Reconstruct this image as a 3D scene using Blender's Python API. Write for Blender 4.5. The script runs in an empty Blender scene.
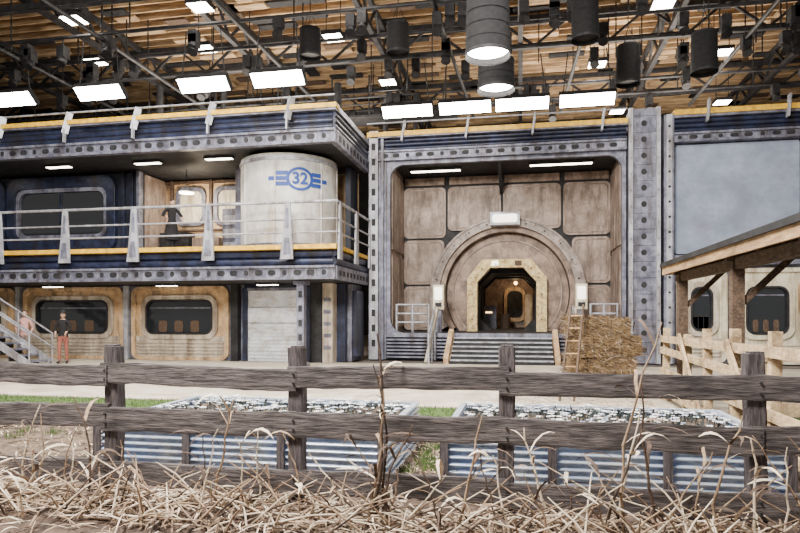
import bpy, math, random
from mathutils import Vector, Matrix
random.seed(7)
R=random.random
def U(a,b): return a+(b-a)*R()
scene=bpy.context.scene
# ---------------------------------------------------------------- materials
def mat(name,c1,c2,scale=4,rough=.7,metal=0,bump=.25,st=(1,1,1),grime=None,gst=(2,2,.3),gamt=.85,lo=.38,hi=.62):
    m=bpy.data.materials.new(name); m.use_nodes=True
    n=m.node_tree.nodes; l=m.node_tree.links
    b=n['Principled BSDF']; b.inputs['Roughness'].default_value=rough; b.inputs['Metallic'].default_value=metal
    tc=n.new('ShaderNodeTexCoord'); mp=n.new('ShaderNodeMapping'); mp.inputs['Scale'].default_value=st
    l.new(tc.outputs['Object'],mp.inputs['Vector'])
    no=n.new('ShaderNodeTexNoise'); no.inputs['Scale'].default_value=scale; no.inputs['Detail'].default_value=8; no.inputs['Roughness'].default_value=.68
    l.new(mp.outputs['Vector'],no.inputs['Vector'])
    cr=n.new('ShaderNodeValToRGB'); cr.color_ramp.elements[0].position=lo; cr.color_ramp.elements[1].position=hi
    cr.color_ramp.elements[0].color=(*c1,1); cr.color_ramp.elements[1].color=(*c2,1)
    l.new(no.outputs['Fac'],cr.inputs['Fac']); out=cr.outputs['Color']
    if grime:
        m2=n.new('ShaderNodeMapping'); m2.inputs['Scale'].default_value=gst
        l.new(tc.outputs['Object'],m2.inputs['Vector'])
        n2=n.new('ShaderNodeTexNoise'); n2.inputs['Scale'].default_value=1.6; n2.inputs['Detail'].default_value=7; n2.inputs['Roughness'].default_value=.72
        l.new(m2.outputs['Vector'],n2.inputs['Vector'])
        r2=n.new('ShaderNodeValToRGB'); r2.color_ramp.elements[0].position=.46; r2.color_ramp.elements[1].position=.64
        r2.color_ramp.elements[1].color=(gamt,gamt,gamt,1)
        l.new(n2.outputs['Fac'],r2.inputs['Fac'])
        mx=n.new('ShaderNodeMix'); mx.data_type='RGBA'
        l.new(r2.outputs['Color'],mx.inputs[0]); l.new(out,mx.inputs[6]); mx.inputs[7].default_value=(*grime,1)
        out=mx.outputs[2]
    l.new(out,b.inputs['Base Color'])
    if bump:
        bp=n.new('ShaderNodeBump'); bp.inputs['Strength'].default_value=bump; bp.inputs['Distance'].default_value=.03
        l.new(no.outputs['Fac'],bp.inputs['Height']); l.new(bp.outputs['Normal'],b.inputs['Normal'])
    return m
def emis(name,c,s):
    m=bpy.data.materials.new(name); m.use_nodes=True; b=m.node_tree.nodes['Principled BSDF']
    b.inputs['Base Color'].default_value=(*c,1); b.inputs['Emission Color'].default_value=(*c,1); b.inputs['Emission Strength'].default_value=s
    return m
def glass(name,c,rough=.08):
    m=bpy.data.materials.new(name); m.use_nodes=True; b=m.node_tree.nodes['Principled BSDF']
    b.inputs['Base Color'].default_value=(*c,1); b.inputs['Roughness'].default_value=rough; b.inputs['Specular IOR Level'].default_value=.8
    return m
M={}
M['steel']=mat('blue_grey_steel',(.095,.10,.15),(.27,.28,.36),3,.5,.25,.25,grime=(.06,.048,.045))
M['steell']=mat('pale_steel',(.30,.31,.36),(.52,.54,.60),3,.5,.25,.2,grime=(.15,.125,.115))
M['navy']=mat('navy_paint',(.008,.011,.03),(.030,.040,.09),3,.42,.25,.2,grime=(.018,.016,.018))
M['dnavy']=mat('deep_navy_wall',(.008,.010,.02),(.022,.028,.05),2,.6,.1,.2,grime=(.015,.014,.014))
M['dark']=mat('dark_metal',(.008,.008,.011),(.03,.03,.034),4,.7,.2,.2)
M['black']=mat('black_cloth',(.005,.005,.007),(.011,.011,.013),9,.9,0,.3)
M['yellow']=mat('worn_yellow_paint',(.68,.37,.015),(.92,.58,.05),5,.55,0,.15,grime=(.28,.15,.04),gst=(3,3,3),gamt=.6)
M['vault']=mat('vault_wall_brown',(.20,.145,.115),(.42,.33,.285),1.6,.55,.05,.25,grime=(.09,.06,.045),gst=(1.6,1.6,.4))
M['vault2']=mat('vault_disc_brown',(.17,.115,.085),(.35,.25,.195),1.8,.5,.1,.25,grime=(.07,.045,.035),gst=(1.4,1.4,1))
M['ring']=mat('vault_ring_steel',(.20,.165,.15),(.40,.335,.305),2,.5,.15,.25,grime=(.09,.065,.05),gst=(1.5,1.5,1.5))
M['rusty']=mat('rusty_cream_frame',(.58,.43,.17),(.80,.67,.36),6,.6,.05,.3,grime=(.26,.12,.04),gst=(4,4,4))
M['tan']=mat('tan_enamel',(.52,.33,.17),(.74,.53,.31),3,.55,0,.2,grime=(.15,.105,.075),gst=(1.8,1.8,.6))
M['ribp']=mat('ribbed_grey_panel',(.42,.36,.29),(.66,.59,.49),3,.55,.05,.2,grime=(.19,.135,.095))
M['cream']=mat('cream_panel',(.60,.55,.42),(.80,.74,.58),3,.6,0,.2,grime=(.28,.21,.12))
M['tank']=mat('tank_paint',(.48,.48,.46),(.68,.68,.65),1.5,.55,.05,.15,grime=(.27,.20,.14),gst=(1.3,1.3,.4),gamt=.6)
M['shut']=mat('shutter_pale',(.62,.68,.78),(.85,.88,.93),2,.4,.1,.15,grime=(.42,.36,.31),gst=(1,1,2))
M['blpan']=mat('blue_grey_board',(.23,.28,.39),(.33,.38,.50),1.2,.7,0,.1,grime=(.21,.23,.31),gst=(.5,.5,.5))
M['logo']=mat('logo_blue',(.012,.04,.22),(.025,.07,.32),8,.6,0,.1)
M['wood']=mat('weathered_fence_wood',(.035,.028,.030),(.155,.13,.13),5,.8,0,.9,st=(1,6,9),grime=(.025,.02,.02),gst=(1,4,6))
M['woodp']=mat('weathered_post_wood',(.026,.021,.024),(.12,.10,.105),5,.8,0,.9,st=(9,9,1))
M['pine']=mat('pale_pine',(.48,.33,.18),(.74,.58,.37),6,.8,0,.4,st=(6,1,6),grime=(.18,.11,.06),gst=(2,2,2))
M['oldw']=mat('old_brown_wood',(.045,.028,.02),(.14,.09,.06),6,.85,0,.4,st=(4,1,4))
M['fas']=mat('shed_fascia_wood',(.38,.23,.12),(.56,.37,.20),6,.8,0,.4,st=(6,.6,6),grime=(.12,.07,.04),gst=(2,.5,2))
M['hay']=mat('hay',(.06,.035,.018),(.34,.225,.10),22,.95,0,1,st=(1,1,2),lo=.3,hi=.7,grime=(.04,.025,.015),gst=(3,3,6),gamt=.75)
M['straw']=mat('dry_corn_leaf',(.16,.10,.062),(.36,.26,.175),7,.9,0,.3)
M['straw2']=mat('dry_corn_leaf_dark',(.030,.019,.015),(.105,.066,.046),7,.9,0,.3)
M['straw3']=mat('dry_corn_leaf_pale',(.46,.37,.27),(.72,.62,.50),7,.9,0,.3)
M['dirt']=mat('dirt',(.035,.023,.017),(.15,.11,.078),5,.95,0,.8)
M['grass']=mat('turf',(.025,.05,.010),(.085,.15,.03),12,.95,0,.6)
M['conc']=mat('pale_concrete',(.46,.40,.32),(.66,.59,.48),1.5,.85,0,.15,grime=(.35,.29,.22),gst=(.5,.5,.5))
M['floor']=mat('stage_floor',(.12,.10,.09),(.20,.17,.15),1,.8,0,.1)
M['corr']=mat('galvanised_sheet',(.50,.62,.84),(.90,.94,.98),3,.28,.5,.1,grime=(.20,.25,.37),gst=(2,2,2),gamt=.4)
M['flow']=mat('white_petals',(.78,.81,.90),(.97,.97,.98),5,.7,0,0)
M['leaf']=mat('planter_leaves',(.015,.025,.03),(.08,.10,.10),6,.8,0,.2)
M['stagew']=mat('stage_wall',(.012,.012,.013),(.025,.024,.024),1,.9,0,.1)
M['joist']=mat('timber_joist',(.24,.15,.08),(.58,.41,.24),2,.85,0,.3,st=(.5,4,4))
M['truss']=mat('truss_steel',(.018,.018,.022),(.05,.05,.055),3,.6,.4,.1)
M['skin']=mat('skin',(.50,.30,.22),(.58,.36,.27),4,.6,0,.05)
M['hair']=mat('dark_hair',(.02,.012,.008),(.05,.03,.02),20,.8,0,.3)
M['pinkc']=mat('faded_pink_cloth',(.50,.24,.21),(.64,.38,.34),9,.9,0,.2)
M['whitec']=mat('white_cloth',(.6,.57,.53),(.75,.72,.68),9,.9,0,.2)
M['greyc']=mat('grey_brown_cloth',(.16,.12,.11),(.26,.20,.18),9,.9,0,.2)
M['redc']=mat('rust_red_cloth',(.20,.06,.045),(.30,.11,.08),9,.9,0,.2)
M['glass']=glass('dark_window_glass',(.015,.018,.022))
M['soft']=emis('softbox_diffuser',(1,.94,.84),44)
M['lamp']=emis('lamp_diffuser',(1,.93,.82),30)
M['strip']=emis('striplight_diffuser',(1,.90,.72),13)
M['lampw']=emis('signal_lamp',(1,.93,.80),2.8)
M['warm']=emis('warm_bulb',(1,.6,.25),9)
def plankmat():
    m=bpy.data.materials.new('roof_deck_planks'); m.use_nodes=True; n=m.node_tree.nodes; l=m.node_tree.links; b=n['Principled BSDF']
    tc=n.new('ShaderNodeTexCoord'); br=n.new('ShaderNodeTexBrick'); br.inputs['Scale'].default_value=1
    br.inputs['Color1'].default_value=(.52,.37,.22,1); br.inputs['Color2'].default_value=(.17,.11,.065,1); br.inputs['Mortar'].default_value=(.02,.013,.01,1)
    br.inputs['Brick Width'].default_value=1.5; br.inputs['Row Height'].default_value=.55; br.inputs['Mortar Size'].default_value=.06
    l.new(tc.outputs['Object'],br.inputs['Vector'])
    no=n.new('ShaderNodeTexNoise'); no.inputs['Scale'].default_value=.8; no.inputs['Detail'].default_value=8
    l.new(tc.outputs['Object'],no.inputs['Vector'])
    mx=n.new('ShaderNodeMix'); mx.data_type='RGBA'; mx.blend_type='MULTIPLY'; mx.inputs[0].default_value=.75
    l.new(br.outputs['Color'],mx.inputs[6]); 
    cr=n.new('ShaderNodeValToRGB'); cr.color_ramp.elements[0].position=.38; cr.color_ramp.elements[1].position=.62
    cr.color_ramp.elements[0].color=(.22,.2,.19,1); cr.color_ramp.elements[1].color=(1,1,1,1)
    l.new(no.outputs['Fac'],cr.inputs['Fac']); l.new(cr.outputs['Color'],mx.inputs[7])
    l.new(mx.outputs[2],b.inputs['Base Color']); b.inputs['Roughness'].default_value=.85
    return m
M['deck']=plankmat()
# ---------------------------------------------------------------- builder
class B:
    def __init__(s,name): s.n=name; s.v=[]; s.f=[]; s.m=[]; s.sm=[]; s.mats=[]
    def mi(s,k):
        if k not in s.mats: s.mats.append(k)
        return s.mats.index(k)
    def add(s,vs,fs,k,smooth=False):
        o=len(s.v); s.v+= [tuple(v) for v in vs]; i=s.mi(k)
        for f in fs: s.f.append(tuple(o+a for a in f)); s.m.append(i); s.sm.append(smooth)
    def box(s,x0,x1,y0,y1,z0,z1,k):
        v=[(x0,y0,z0),(x1,y0,z0),(x1,y1,z0),(x0,y1,z0),(x0,y0,z1),(x1,y0,z1),(x1,y1,z1),(x0,y1,z1)]
        s.add(v,[(0,3,2,1),(4,5,6,7),(0,1,5,4),(1,2,6,5),(2,3,7,6),(3,0,4,7)],k)
    def beam(s,p,q,w,h,k,up=(0,0,1)):
        p=Vector(p);q=Vector(q);d=(q-p).normalized();u=Vector(up)
        if abs(d.dot(u))>.98: u=Vector((0,1,0))
        a=d.cross(u).normalized()*w/2; b=a.cross(d).normalized()*h/2
        v=[p-a-b,p+a-b,p+a+b,p-a+b,q-a-b,q+a-b,q+a+b,q-a+b]
        s.add(v,[(0,1,2,3),(7,6,5,4),(1,0,4,5),(2,1,5,6),(3,2,6,7),(0,3,7,4)],k)
    def cyl(s,p,q,r,k,n=10,r2=None,cap=True,smooth=True):
        p=Vector(p);q=Vector(q);d=(q-p).normalized();r2=r if r2 is None else r2
        u=Vector((0,0,1)) if abs(d.z)<.9 else Vector((1,0,0))
        a=d.cross(u).normalized(); b=d.cross(a).normalized()
        vs=[];
        for c,rr_ in((p,r),(q,r2)):
            for i in range(n):
                t=2*math.pi*i/n; vs.append(c+a*math.cos(t)*rr_+b*math.sin(t)*rr_)
        s.add(vs,[(i,(i+1)%n,n+(i+1)%n,n+i) for i in range(n)],k,smooth)
        if cap: s.add(vs[:n],[tuple(range(n))[::-1]],k); s.add(vs[n:],[tuple(range(n))],k)
    def tube(s,pts,rs,k,n=6):
        for i in range(len(pts)-1): s.cyl(pts[i],pts[i+1],rs[i],k,n,rs[i+1],cap=(i==0 or i==len(pts)-2))
    def prism(s,pts,y0,y1,k):
        n=len(pts); v=[(x,y0,z) for x,z in pts]+[(x,y1,z) for x,z in pts]
        s.add(v,[tuple(range(n)),tuple(range(2*n-1,n-1,-1))]+[((i+1)%n,i,n+i,n+(i+1)%n) for i in range(n)],k)
    def ringp(s,o,i_,y0,y1,k,closed=True):
        n=len(o); v=[(x,y0,z) for x,z in o]+[(x,y0,z) for x,z in i_]+[(x,y1,z) for x,z in o]+[(x,y1,z) for x,z in i_]
        f=[]
        for i in range(n if closed else n-1):
            j=(i+1)%n
            f+=[(i,j,n+j,n+i),(2*n+j,2*n+i,3*n+i,3*n+j),(j,i,2*n+i,2*n+j),(n+i,n+j,3*n+j,3*n+i)]
        if not closed: f+=[(0,n,3*n,2*n),(n-1,3*n-1,4*n-1,2*n-1)]
        s.add(v,f,k)
    def sphere(s,c,r,k,nu=12,nv=8,cut=None):
        vs=[];fs=[];c=Vector(c)
        for j in range(nv+1):
            t=math.pi*j/nv
            for i in range(nu):
                p=2*math.pi*i/nu
                vs.append((c.x+r[0]*math.sin(t)*math.cos(p),c.y+r[1]*math.sin(t)*math.sin(p),c.z+r[2]*math.cos(t)))
        for j in range(nv if cut is None else cut):
            for i in range(nu):
                fs.append((j*nu+i,(j+1)*nu+i,(j+1)*nu+(i+1)%nu,j*nu+(i+1)%nu))
        s.add(vs,fs,k,True)
    def mesh(s,me,fn,mtx=Matrix()):
        o=len(s.v); s.v+=[tuple(mtx@v.co) for v in me.vertices]
        for p in me.polygons:
            s.f.append(tuple(o+a for a in p.vertices)); s.m.append(s.mi(fn(p.center))); s.sm.append(True)
    def xform(s,mtx,start=0):
        s.v[start:]=[tuple(mtx@Vector(v)) for v in s.v[start:]]
    def done(s,bevel=0,parent=None):
        xs=[v[0] for v in s.v];ys=[v[1] for v in s.v];zs=[v[2] for v in s.v]
        o=Vector(((min(xs)+max(xs))/2,(min(ys)+max(ys))/2,min(zs)))
        me=bpy.data.meshes.new(s.n); me.from_pydata([Vector(v)-o for v in s.v],[],s.f)
        for k in s.mats: me.materials.append(M[k])
        me.polygons.foreach_set('material_index',s.m); me.polygons.foreach_set('use_smooth',s.sm); me.update()
        ob=bpy.data.objects.new(s.n,me); ob.location=o; scene.collection.objects.link(ob)
        if bevel:
            b=ob.modifiers.new('bevel','BEVEL'); b.width=bevel; b.segments=2; b.limit_method='ANGLE'; b.angle_limit=math.radians(50)
        if parent: ob.parent=parent
        return ob
def rr(x0,x1,z0,z1,r,n=5):
    P=[]
    for cx,cz,a in((x1-r,z1-r,0),(x0+r,z1-r,90),(x0+r,z0+r,180),(x1-r,z0+r,270)):
        for i in range(n+1):
            t=math.radians(a+90*i/n); P.append((cx+r*math.cos(t),cz+r*math.sin(t)))
    return P
def arc(cx,cz,r,a0,a1,n): return [(cx+r*math.cos(math.radians(a0+(a1-a0)*i/n)),cz+r*math.sin(math.radians(a0+(a1-a0)*i/n))) for i in range(n+1)]
def raypoly(cx,cz,t,P):
    dx,dz=math.cos(t),math.sin(t); best=None
    for i in range(len(P)):
        ax,az=P[i][0]-cx,P[i][1]-cz; bx,bz=P[(i+1)%len(P)][0]-cx,P[(i+1)%len(P)][1]-cz
        ex,ez=bx-ax,bz-az; den=dx*ez-dz*ex
        if abs(den)<1e-9: continue
        s_=(ax*ez-az*ex)/den; u=(ax*dz-az*dx)/den
        if s_>0 and -1e-6<=u<=1+1e-6 and (best is None or s_<best): best=s_
    return (cx+dx*best,cz+dz*best)
def holed(b,outer,inner,cx,cz,y0,y1,k):
    angs=sorted(set([round(math.atan2(p[1]-cz,p[0]-cx),5) for p in outer+inner]+[round(-math.pi+2*math.pi*i/48,5) for i in range(48)]))
    b.ringp([raypoly(cx,cz,a,outer) for a in angs],[raypoly(cx,cz,a,inner) for a in angs],y0,y1,k)
# ---------------------------------------------------------------- room shell
b=B('floor'); b.box(-45,25,-4,50,-.3,-.02,'floor'); b.done()
b=B('ceiling'); b.box(-45,25,-4,50,15.0,15.3,'deck')
y=14
while y<49.5:
    b.box(-44.9,24.9,y,y+.08,14.6,15,'joist'); y+=.62
x=-44
while x<24.5:
    y=14.1
    while y<49:
        if R()<.4: b.box(x+U(-.6,.6),x+U(.9,2),y,y+.45,14.5,14.6,random.choice(('joist','joist','oldw','dark')))
        y+=.62
    x+=1.9
b.done()
b=B('wall_back'); b.box(-45,25,50,50.3,-.02,15,'stagew'); b.done()
b=B('wall_left'); b.box(-45.3,-45,-4,50,-.02,15,'stagew'); b.done()
b=B('wall_right'); b.box(25,25.3,-4,50,-.02,15,'stagew'); b.done()
b=B('ceiling_rigging_grid')
def truss(p,q,h=1.1,step=1.2,w=.14):
    p=Vector(p);q=Vector(q);L=(q-p).length;n=int(L/step); up=Vector((0,0,h))
    b.beam(p,q,w,w,'truss'); b.beam(p+up,q+up,w,w,'truss')
    for i in range(n):
        a=p.lerp(q,i/n); c=p.lerp(q,(i+1)/n)
        if i%2: a=a+up
        else: c=c+up
        b.beam(a,c,w*.5,w*.5,'truss')
for xx in(-30,-24,-18,-12,-6,0,6,12,18): truss((xx,12,13.3),(xx,49.8,13.3),1.1,1.2,.2)
for yy in(20,27,34,42): truss((-44.8,yy,13.1),(24.8,yy,13.1),1.2,1.5,.2)
for yy in(19,21.2,23.5,25.6,29,31.5): b.cyl((-35,yy,12.3+.2*math.sin(yy*3)),(20,yy,12.3+.2*math.sin(yy*3)),.07,'truss',8)
for xx in(-20,-15.5,-10,-3,2.5,8.5): b.cyl((xx,17,12.1),(xx+U(-1,1),33,12.1),.08,'truss',8)
b.box(-28,-3,29,30.4,11.2,11.3,'dark')
for h in(.5,1.05): b.cyl((-28,29,11.3+h),(-3,29,11.3+h),.035,'truss',6)
for i in range(14): b.cyl((-27.5+i*1.85,29,11.3),(-27.5+i*1.85,29,13.2),.04,'truss',6)
for i in range(70):
    xx=U(-22,12);yy=U(20,32); b.cyl((xx,yy,12.3),(xx,yy,14.6),.03,'truss',6)
for i in range(85):
    xx=U(-24,12);yy=random.choice((21.2,23.5,25.6,29,31.5)); zz=U(11.5,12.0); b.cyl((xx,yy,zz+.4),(xx,yy,12.3),.03,'truss',5)
    b.box(xx-.16,xx+.16,yy-.18,yy+.18,zz,zz+.45,'dark'); b.cyl((xx,yy,zz),(xx,yy-.15,zz-.25),.16,'dark',8,.19)
for i in range(26):
    xx=U(-22,-5);yy=U(26,31); b.cyl((xx,yy,U(9.5,10.8)),(xx,yy,12.3),U(.04,.2),'dark',8)
b.done()
for xx,yy in((-11.4,20.7),(-16.6,20.7),(-13,24),(-18.4,24.3),(-7.4,24),(-6.25,29.1),(5.03,23.7),(3.35,28.8),(10.4,35.2),(8.4,28.5),(5.2,35.7),(-5.6,20.3)):
    b=B('ceiling_floodlight')
    b.box(xx-.4,xx+.4,yy-.38,yy+.38,12.82,12.98,'dark'); b.box(xx-.36,xx+.36,yy-.34,yy+.34,12.79,12.82,'lamp')
    b.cyl((xx-.3,yy,12.98),(xx-.3,yy,14.5),.02,'truss',5); b.cyl((xx+.3,yy,12.98),(xx+.3,yy,14.5),.02,'truss',5); b.done()
def softbox(x,y,z,w,d):
    b=B('softbox_light')
    b.box(-w/2,w/2,-d/2,d/2,0,.03,'soft')
    b.box(-w/2-.04,w/2+.04,-d/2-.04,-d/2,-.02,.2,'black'); b.box(-w/2-.04,w/2+.04,d/2,d/2+.04,-.02,.2,'black')
    b.box(-w/2-.04,-w/2,-d/2,d/2,-.02,.2,'black'); b.box(w/2,w/2+.04,-d/2,d/2,-.02,.2,'black')
    b.box(-w/2,w/2,-d/2,d/2,.17,.2,'black')
    b.xform(Matrix.Translation((x,y,z))@Matrix.Rotation(math.radians(-42),4,'X'))
    for sx in(-1,1): b.cyl((x+sx*w*.45,y,z+.15),(x+sx*w*.35,y,12.2),.025,'truss',5)
    b.done()
for x in(-19.85,-15.9,-11.56,-8.64): softbox(x,21.2,10.2,1.95,.58)
for x in(-4.67,-2.25,.06,2.6): softbox(x,25.6,10.2,2.1,.55)
def spacelight(x,y,z0,z1,r,lit=True):
    b=B('pendant_space_light')
    b.cyl((x,y,z0),(x,y,z1),r,'black',24,r*.95,cap=False)
    b.cyl((x,y,z1),(x,y,z1+.05),r*.97,'dark',24)
    b.cyl((x,y,z0-.02),(x,y,z0+.06),r*1.02,'dark',24,cap=False)
    b.cyl((x,y,z0+.12),(x,y,z0+.16),r*.93,'soft' if lit else 'dark',24)
    for i in range(3):
        zz=z0+(z1-z0)*(i+1)/4; b.cyl((x,y,zz),(x,y,zz+.03),r*1.01,'black',24,cap=False)
    for a in range(3): b.cyl((x+r*.8*math.cos(a*2.1),y+r*.8*math.sin(a*2.1),z1),(x,y,z1+.8),.012,'truss',5)
    b.cyl((x,y,z1+.8),(x,y,14.5),.02,'truss',5); b.done()
spacelight(-.72,14,7.45,8.65,.5); spacelight(-.65,17,7.75,8.5,.5)
spacelight(-4.35,22,11.1,12.1,.42,False); spacelight(1.97,20,10.2,11.8,.42,False)
spacelight(-7.96,22.8,11.6,12.6,.42,False); spacelight(4.05,25,10.5,11.9,.45,False); spacelight(5.95,22,9.65,10.9,.42,False)
# ---------------------------------------------------------------- ground
b=B('dirt_ground'); b.box(-14,8,2,9.6,-.02,0,'dirt')
for i in range(2500):
    x=U(-9,-4.5) if R()<.7 else U(-1.3,-.75);y=U(6,9.6);a=U(0,6.28);l=U(.04,.16); b.add([(x,y,.004),(x+.015,y+.01,.006),(x+l*math.cos(a),y+l*math.sin(a),U(.01,.05))],[(0,1,2)],random.choice(('straw2','straw','straw','straw3')))
b.done()
b=B('turf_strip'); b.box(-16,8,9.6,10.9,-.02,.01,'grass')
for i in range(5000):
    x=U(-13,6);y=U(9.6,10.9);h=U(.03,.08); b.add([(x,y,.01),(x+.015,y,.01),(x+U(-.02,.03),y+U(-.02,.02),h)],[(0,1,2)],'grass')
b.done()
b=B('concrete_path'); b.box(-30,16,10.9,20.4,-.02,.03,'conc'); b.done()
b=B('grass_tufts')
for c in range(26):
    cx_,cy_=(U(-1.2,-.85),U(6.3,9)) if c%3==0 else (U(-8,-4.7),U(7,9.4))
    for i in range(40):
        x=cx_+random.gauss(0,.07);y=cy_+random.gauss(0,.08);h=U(.03,.12); b.add([(x,y,0),(x+.014,y,0),(x+U(-.04,.05),y,h)],[(0,1,2)],'grass')
b.done()
# ---------------------------------------------------------------- facade helpers
def holebeam(b,x0,x1,y0,y1,z0,z1,k,step=.42,side=None):
    t=.05
    b.box(x0,x1,y0+t,y1,z0,z1,k); b.box(x0,x1,y0-.03,y0+t,z1-.07,z1,k); b.box(x0,x1,y0-.03,y0+t,z0,z0+.07,k)
    x=x0+step/2; i=0; zc=(z0+z1)/2; h=(z1-z0)*.2
    while x<x1-step/3:
        w=.13 if i%3 else .07
        b.prism(rr(x-w,x+w,zc-h,zc+h,min(h,w)*.95,3),y0+t-.012,y0+t,'dark')
        x+=step;i+=1
def ribs(b,x0,x1,y,z0,z1,k,n):
    r=(z1-z0)/n/2
    for i in range(n): b.cyl((x0,y+r,z0+r*(2*i+1)),(x1,y+r,z0+r*(2*i+1)),r,k,12)
    b.box(x0,x1,y+r,y+.5,z0,z1,'dark')
def ribsY(b,y0,y1,x,z0,z1,k,n):
    r=(z1-z0)/n/2
    for i in range(n): b.cyl((x-r,y0,z0+r*(2*i+1)),(x-r,y1,z0+r*(2*i+1)),r,k,12)
XL=-30; XR=-5.5
b=B('upper_roof_canopy')
b.box(XL,XR-.1,18.1,22.2,6.95,7.75,'dark')
holebeam(b,XL,XR,17.95,18.15,6.88,7.3,'steel')
ribs(b,XL,XR-.1,18.05,7.3,7.84,'navy',3)
b.box(XL,XR+.05,17.9,18.2,7.84,7.9,'steel'); b.box(XL,XR+.08,17.86,18.25,7.9,8.04,'yellow')
b.box(XR-.15,XR+.02,18.15,22.2,6.88,7.3,'steel'); ribsY(b,18.1,22.2,XR+.02,7.3,7.84,'navy',3); b.box(XR-.2,XR+.08,18.25,22.2,7.84,8.0,'steel')
for i in range(9):
    y=18.4+i*.42; b.box(XR+.015,XR+.03,y,y+.2,7.0,7.18,'dark')
for x in(-17.2,-14.67,-12.17,-9.57,-6.97,-19.8,-22.3):
    b.beam((x,17.85,7.6),(x+.12,17.95,8.3),.07,.2,'steell'); b.beam((x,17.83,7.3),(x,17.85,7.75),.05,.11,'steell')
b.cyl((XL,17.95,8.3),(XR,17.95,8.3),.03,'steell',6)
b.done()
b=B('balcony_deck')
b.box(XL,XR-.1,18.15,22.2,3.55,3.78,'steel')
b.box(XL,XR-.1,18.4,22.2,2.74,3.55,'dark')
holebeam(b,XL,XR,17.95,18.15,2.74,3.16,'steel')
ribs(b,XL,XR-.1,18.08,3.16,3.66,'navy',2)
b.box(XL,XR+.06,17.9,18.3,3.66,3.80,'yellow')
b.box(XR-.15,XR+.02,18.15,22.2,2.74,3.16,'steel'); ribsY(b,18.15,22.2,XR+.02,3.16,3.68,'navy',2); b.box(XR-.3,XR+.06,18.3,22.2,3.68,3.79,'yellow')
for i in range(9):
    y=18.4+i*.42; b.box(XR+.015,XR+.03,y,y+.2,2.86,3.02,'dark')
b.done()
b=B('balcony_railing')
for x in(-27.3,-24.8,-22.3,-19.75,-17.2,-14.67,-12.17,-9.57,-6.97):
    b.prism([(x-.22,3.35),(x+.20,3.35),(x+.17,4.1),(x+.10,5.1),(x-.06,5.1),(x-.12,4.2)],17.82,17.88,'steell')
    b.prism([(x-.12,3.5),(x+.12,3.5),(x+.08,4.0),(x-.06,4.0)],17.80,17.82,'steel')
    b.prism([(x-.04,4.3),(x+.07,4.3),(x+.05,4.9),(x-.01,4.9)],17.80,17.82,'steel')
for y in(18.2,20.1,22):
    b.add([(XR+.08,y-.2,3.35),(XR+.08,y+.2,3.35),(XR+.08,y+.09,5.1),(XR+.08,y-.09,5.1),(XR+.14,y-.2,3.35),(XR+.14,y+.2,3.35),(XR+.14,y+.09,5.1),(XR+.14,y-.09,5.1)],[(0,1,2,3),(7,6,5,4),(0,4,5,1),(1,5,6,2),(2,6,7,3),(3,7,4,0)],'steell')
for z,r in((5.08,.045),(4.55,.028),(4.15,.028)):
    b.cyl((XL,17.86,z),(XR+.09,17.86,z),r,'steell',8); b.cyl((XR+.09,17.86,z),(XR+.09,22.2,z),r,'steell',8)
b.done()
b=B('upper_storey_wall')
b.box(XL,-13.7,20.5,20.8,3.78,6.88,'dnavy'); b.box(-13.9,-13.7,20.8,22.3,3.78,6.88,'vault')
b.box(-13.72,-13.6,20.3,20.55,3.78,6.88,'steel')
b.box(-9.85,-9.6,20.3,22.3,3.78,6.88,'steel'); b.box(-6.1,-5.9,21.2,22.2,3.78,6.88,'dnavy')
b.box(-13.7,-5.9,22.2,22.35,3.78,6.88,'tan')
for x in(-13.4,-11.75,-10.0): b.box(x-.06,x+.06,22.08,22.2,3.78,6.88,'oldw')
for z in(4.9,6.75): b.box(-13.7,-9.85,22.1,22.2,z,z+.08,'oldw')
b.ringp(rr(-13.2,-11.95,5.1,6.6,.3),rr(-13.05,-12.1,5.25,6.45,.25),22.05,22.14,'steel')
b.ringp(rr(-11.6,-10.15,5.1,6.6,.3),rr(-11.45,-10.3,5.25,6.45,.25),22.05,22.14,'steel')
b.prism(rr(-13.05,-12.1,5.25,6.45,.25),22.14,22.18,'cream'); b.prism(rr(-11.45,-10.3,5.25,6.45,.25),22.14,22.18,'cream')
b.box(-13.6,-12.4,21.6,22.1,3.78,4.8,'dark'); b.box(-10.9,-10.3,21.4,22.0,3.78,5.6,'steel'); b.box(-12.3,-11.2,21.7,22.1,3.78,4.6,'vault')
for z in(4.0,4.5,5.0): b.box(-10.85,-10.35,21.37,21.4,z,z+.35,'steell')
for x in(-19.2,-23.9):
    b.ringp(rr(x,x+4.6,4.0,6.8,.45),rr(x+.35,x+4.25,4.5,6.4,.35),20.3,20.5,'navy')
    b.ringp(rr(x+.35,x+4.25,4.5,6.4,.35),rr(x+.5,x+4.1,4.65,6.25,.3),20.36,20.5,'steel')
    b.prism(rr(x+.5,x+4.1,4.65,6.25,.3),20.46,20.49,'glass')
    b.box(x+2.2,x+2.3,20.4,20.46,4.65,6.25,'navy')
for x in(-14.4,-14.05): b.box(x,x+.12,20.4,20.5,3.78,6.88,'navy')
b.done(.01)
b=B('interior_pendant_lamp'); b.cyl((-11.9,20.6,6.1),(-11.9,20.6,6.32),.28,'steell',16,.08); b.cyl((-11.9,20.6,6.06),(-11.9,20.6,6.11),.25,'strip',16); b.cyl((-11.9,20.6,6.32),(-11.9,20.6,6.95),.015,'dark',6); b.done()
for i,(x,y) in enumerate(((-12.6,19.3),(-16,19.2),(-9.9,19.2),(-19.5,19.2))):
    b=B('soffit_light'); b.box(x-.5,x+.5,y-.12,y+.12,6.87,6.95,'dark'); b.box(x-.46,x+.46,y-.09,y+.09,6.85,6.87,'strip'); b.done()
cx,cy,TR=-7.8,20.2,1.62
b=B('storage_tank')
b.cyl((cx,cy,3.8),(cx,cy,6.82),TR,'tank',64)
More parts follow.
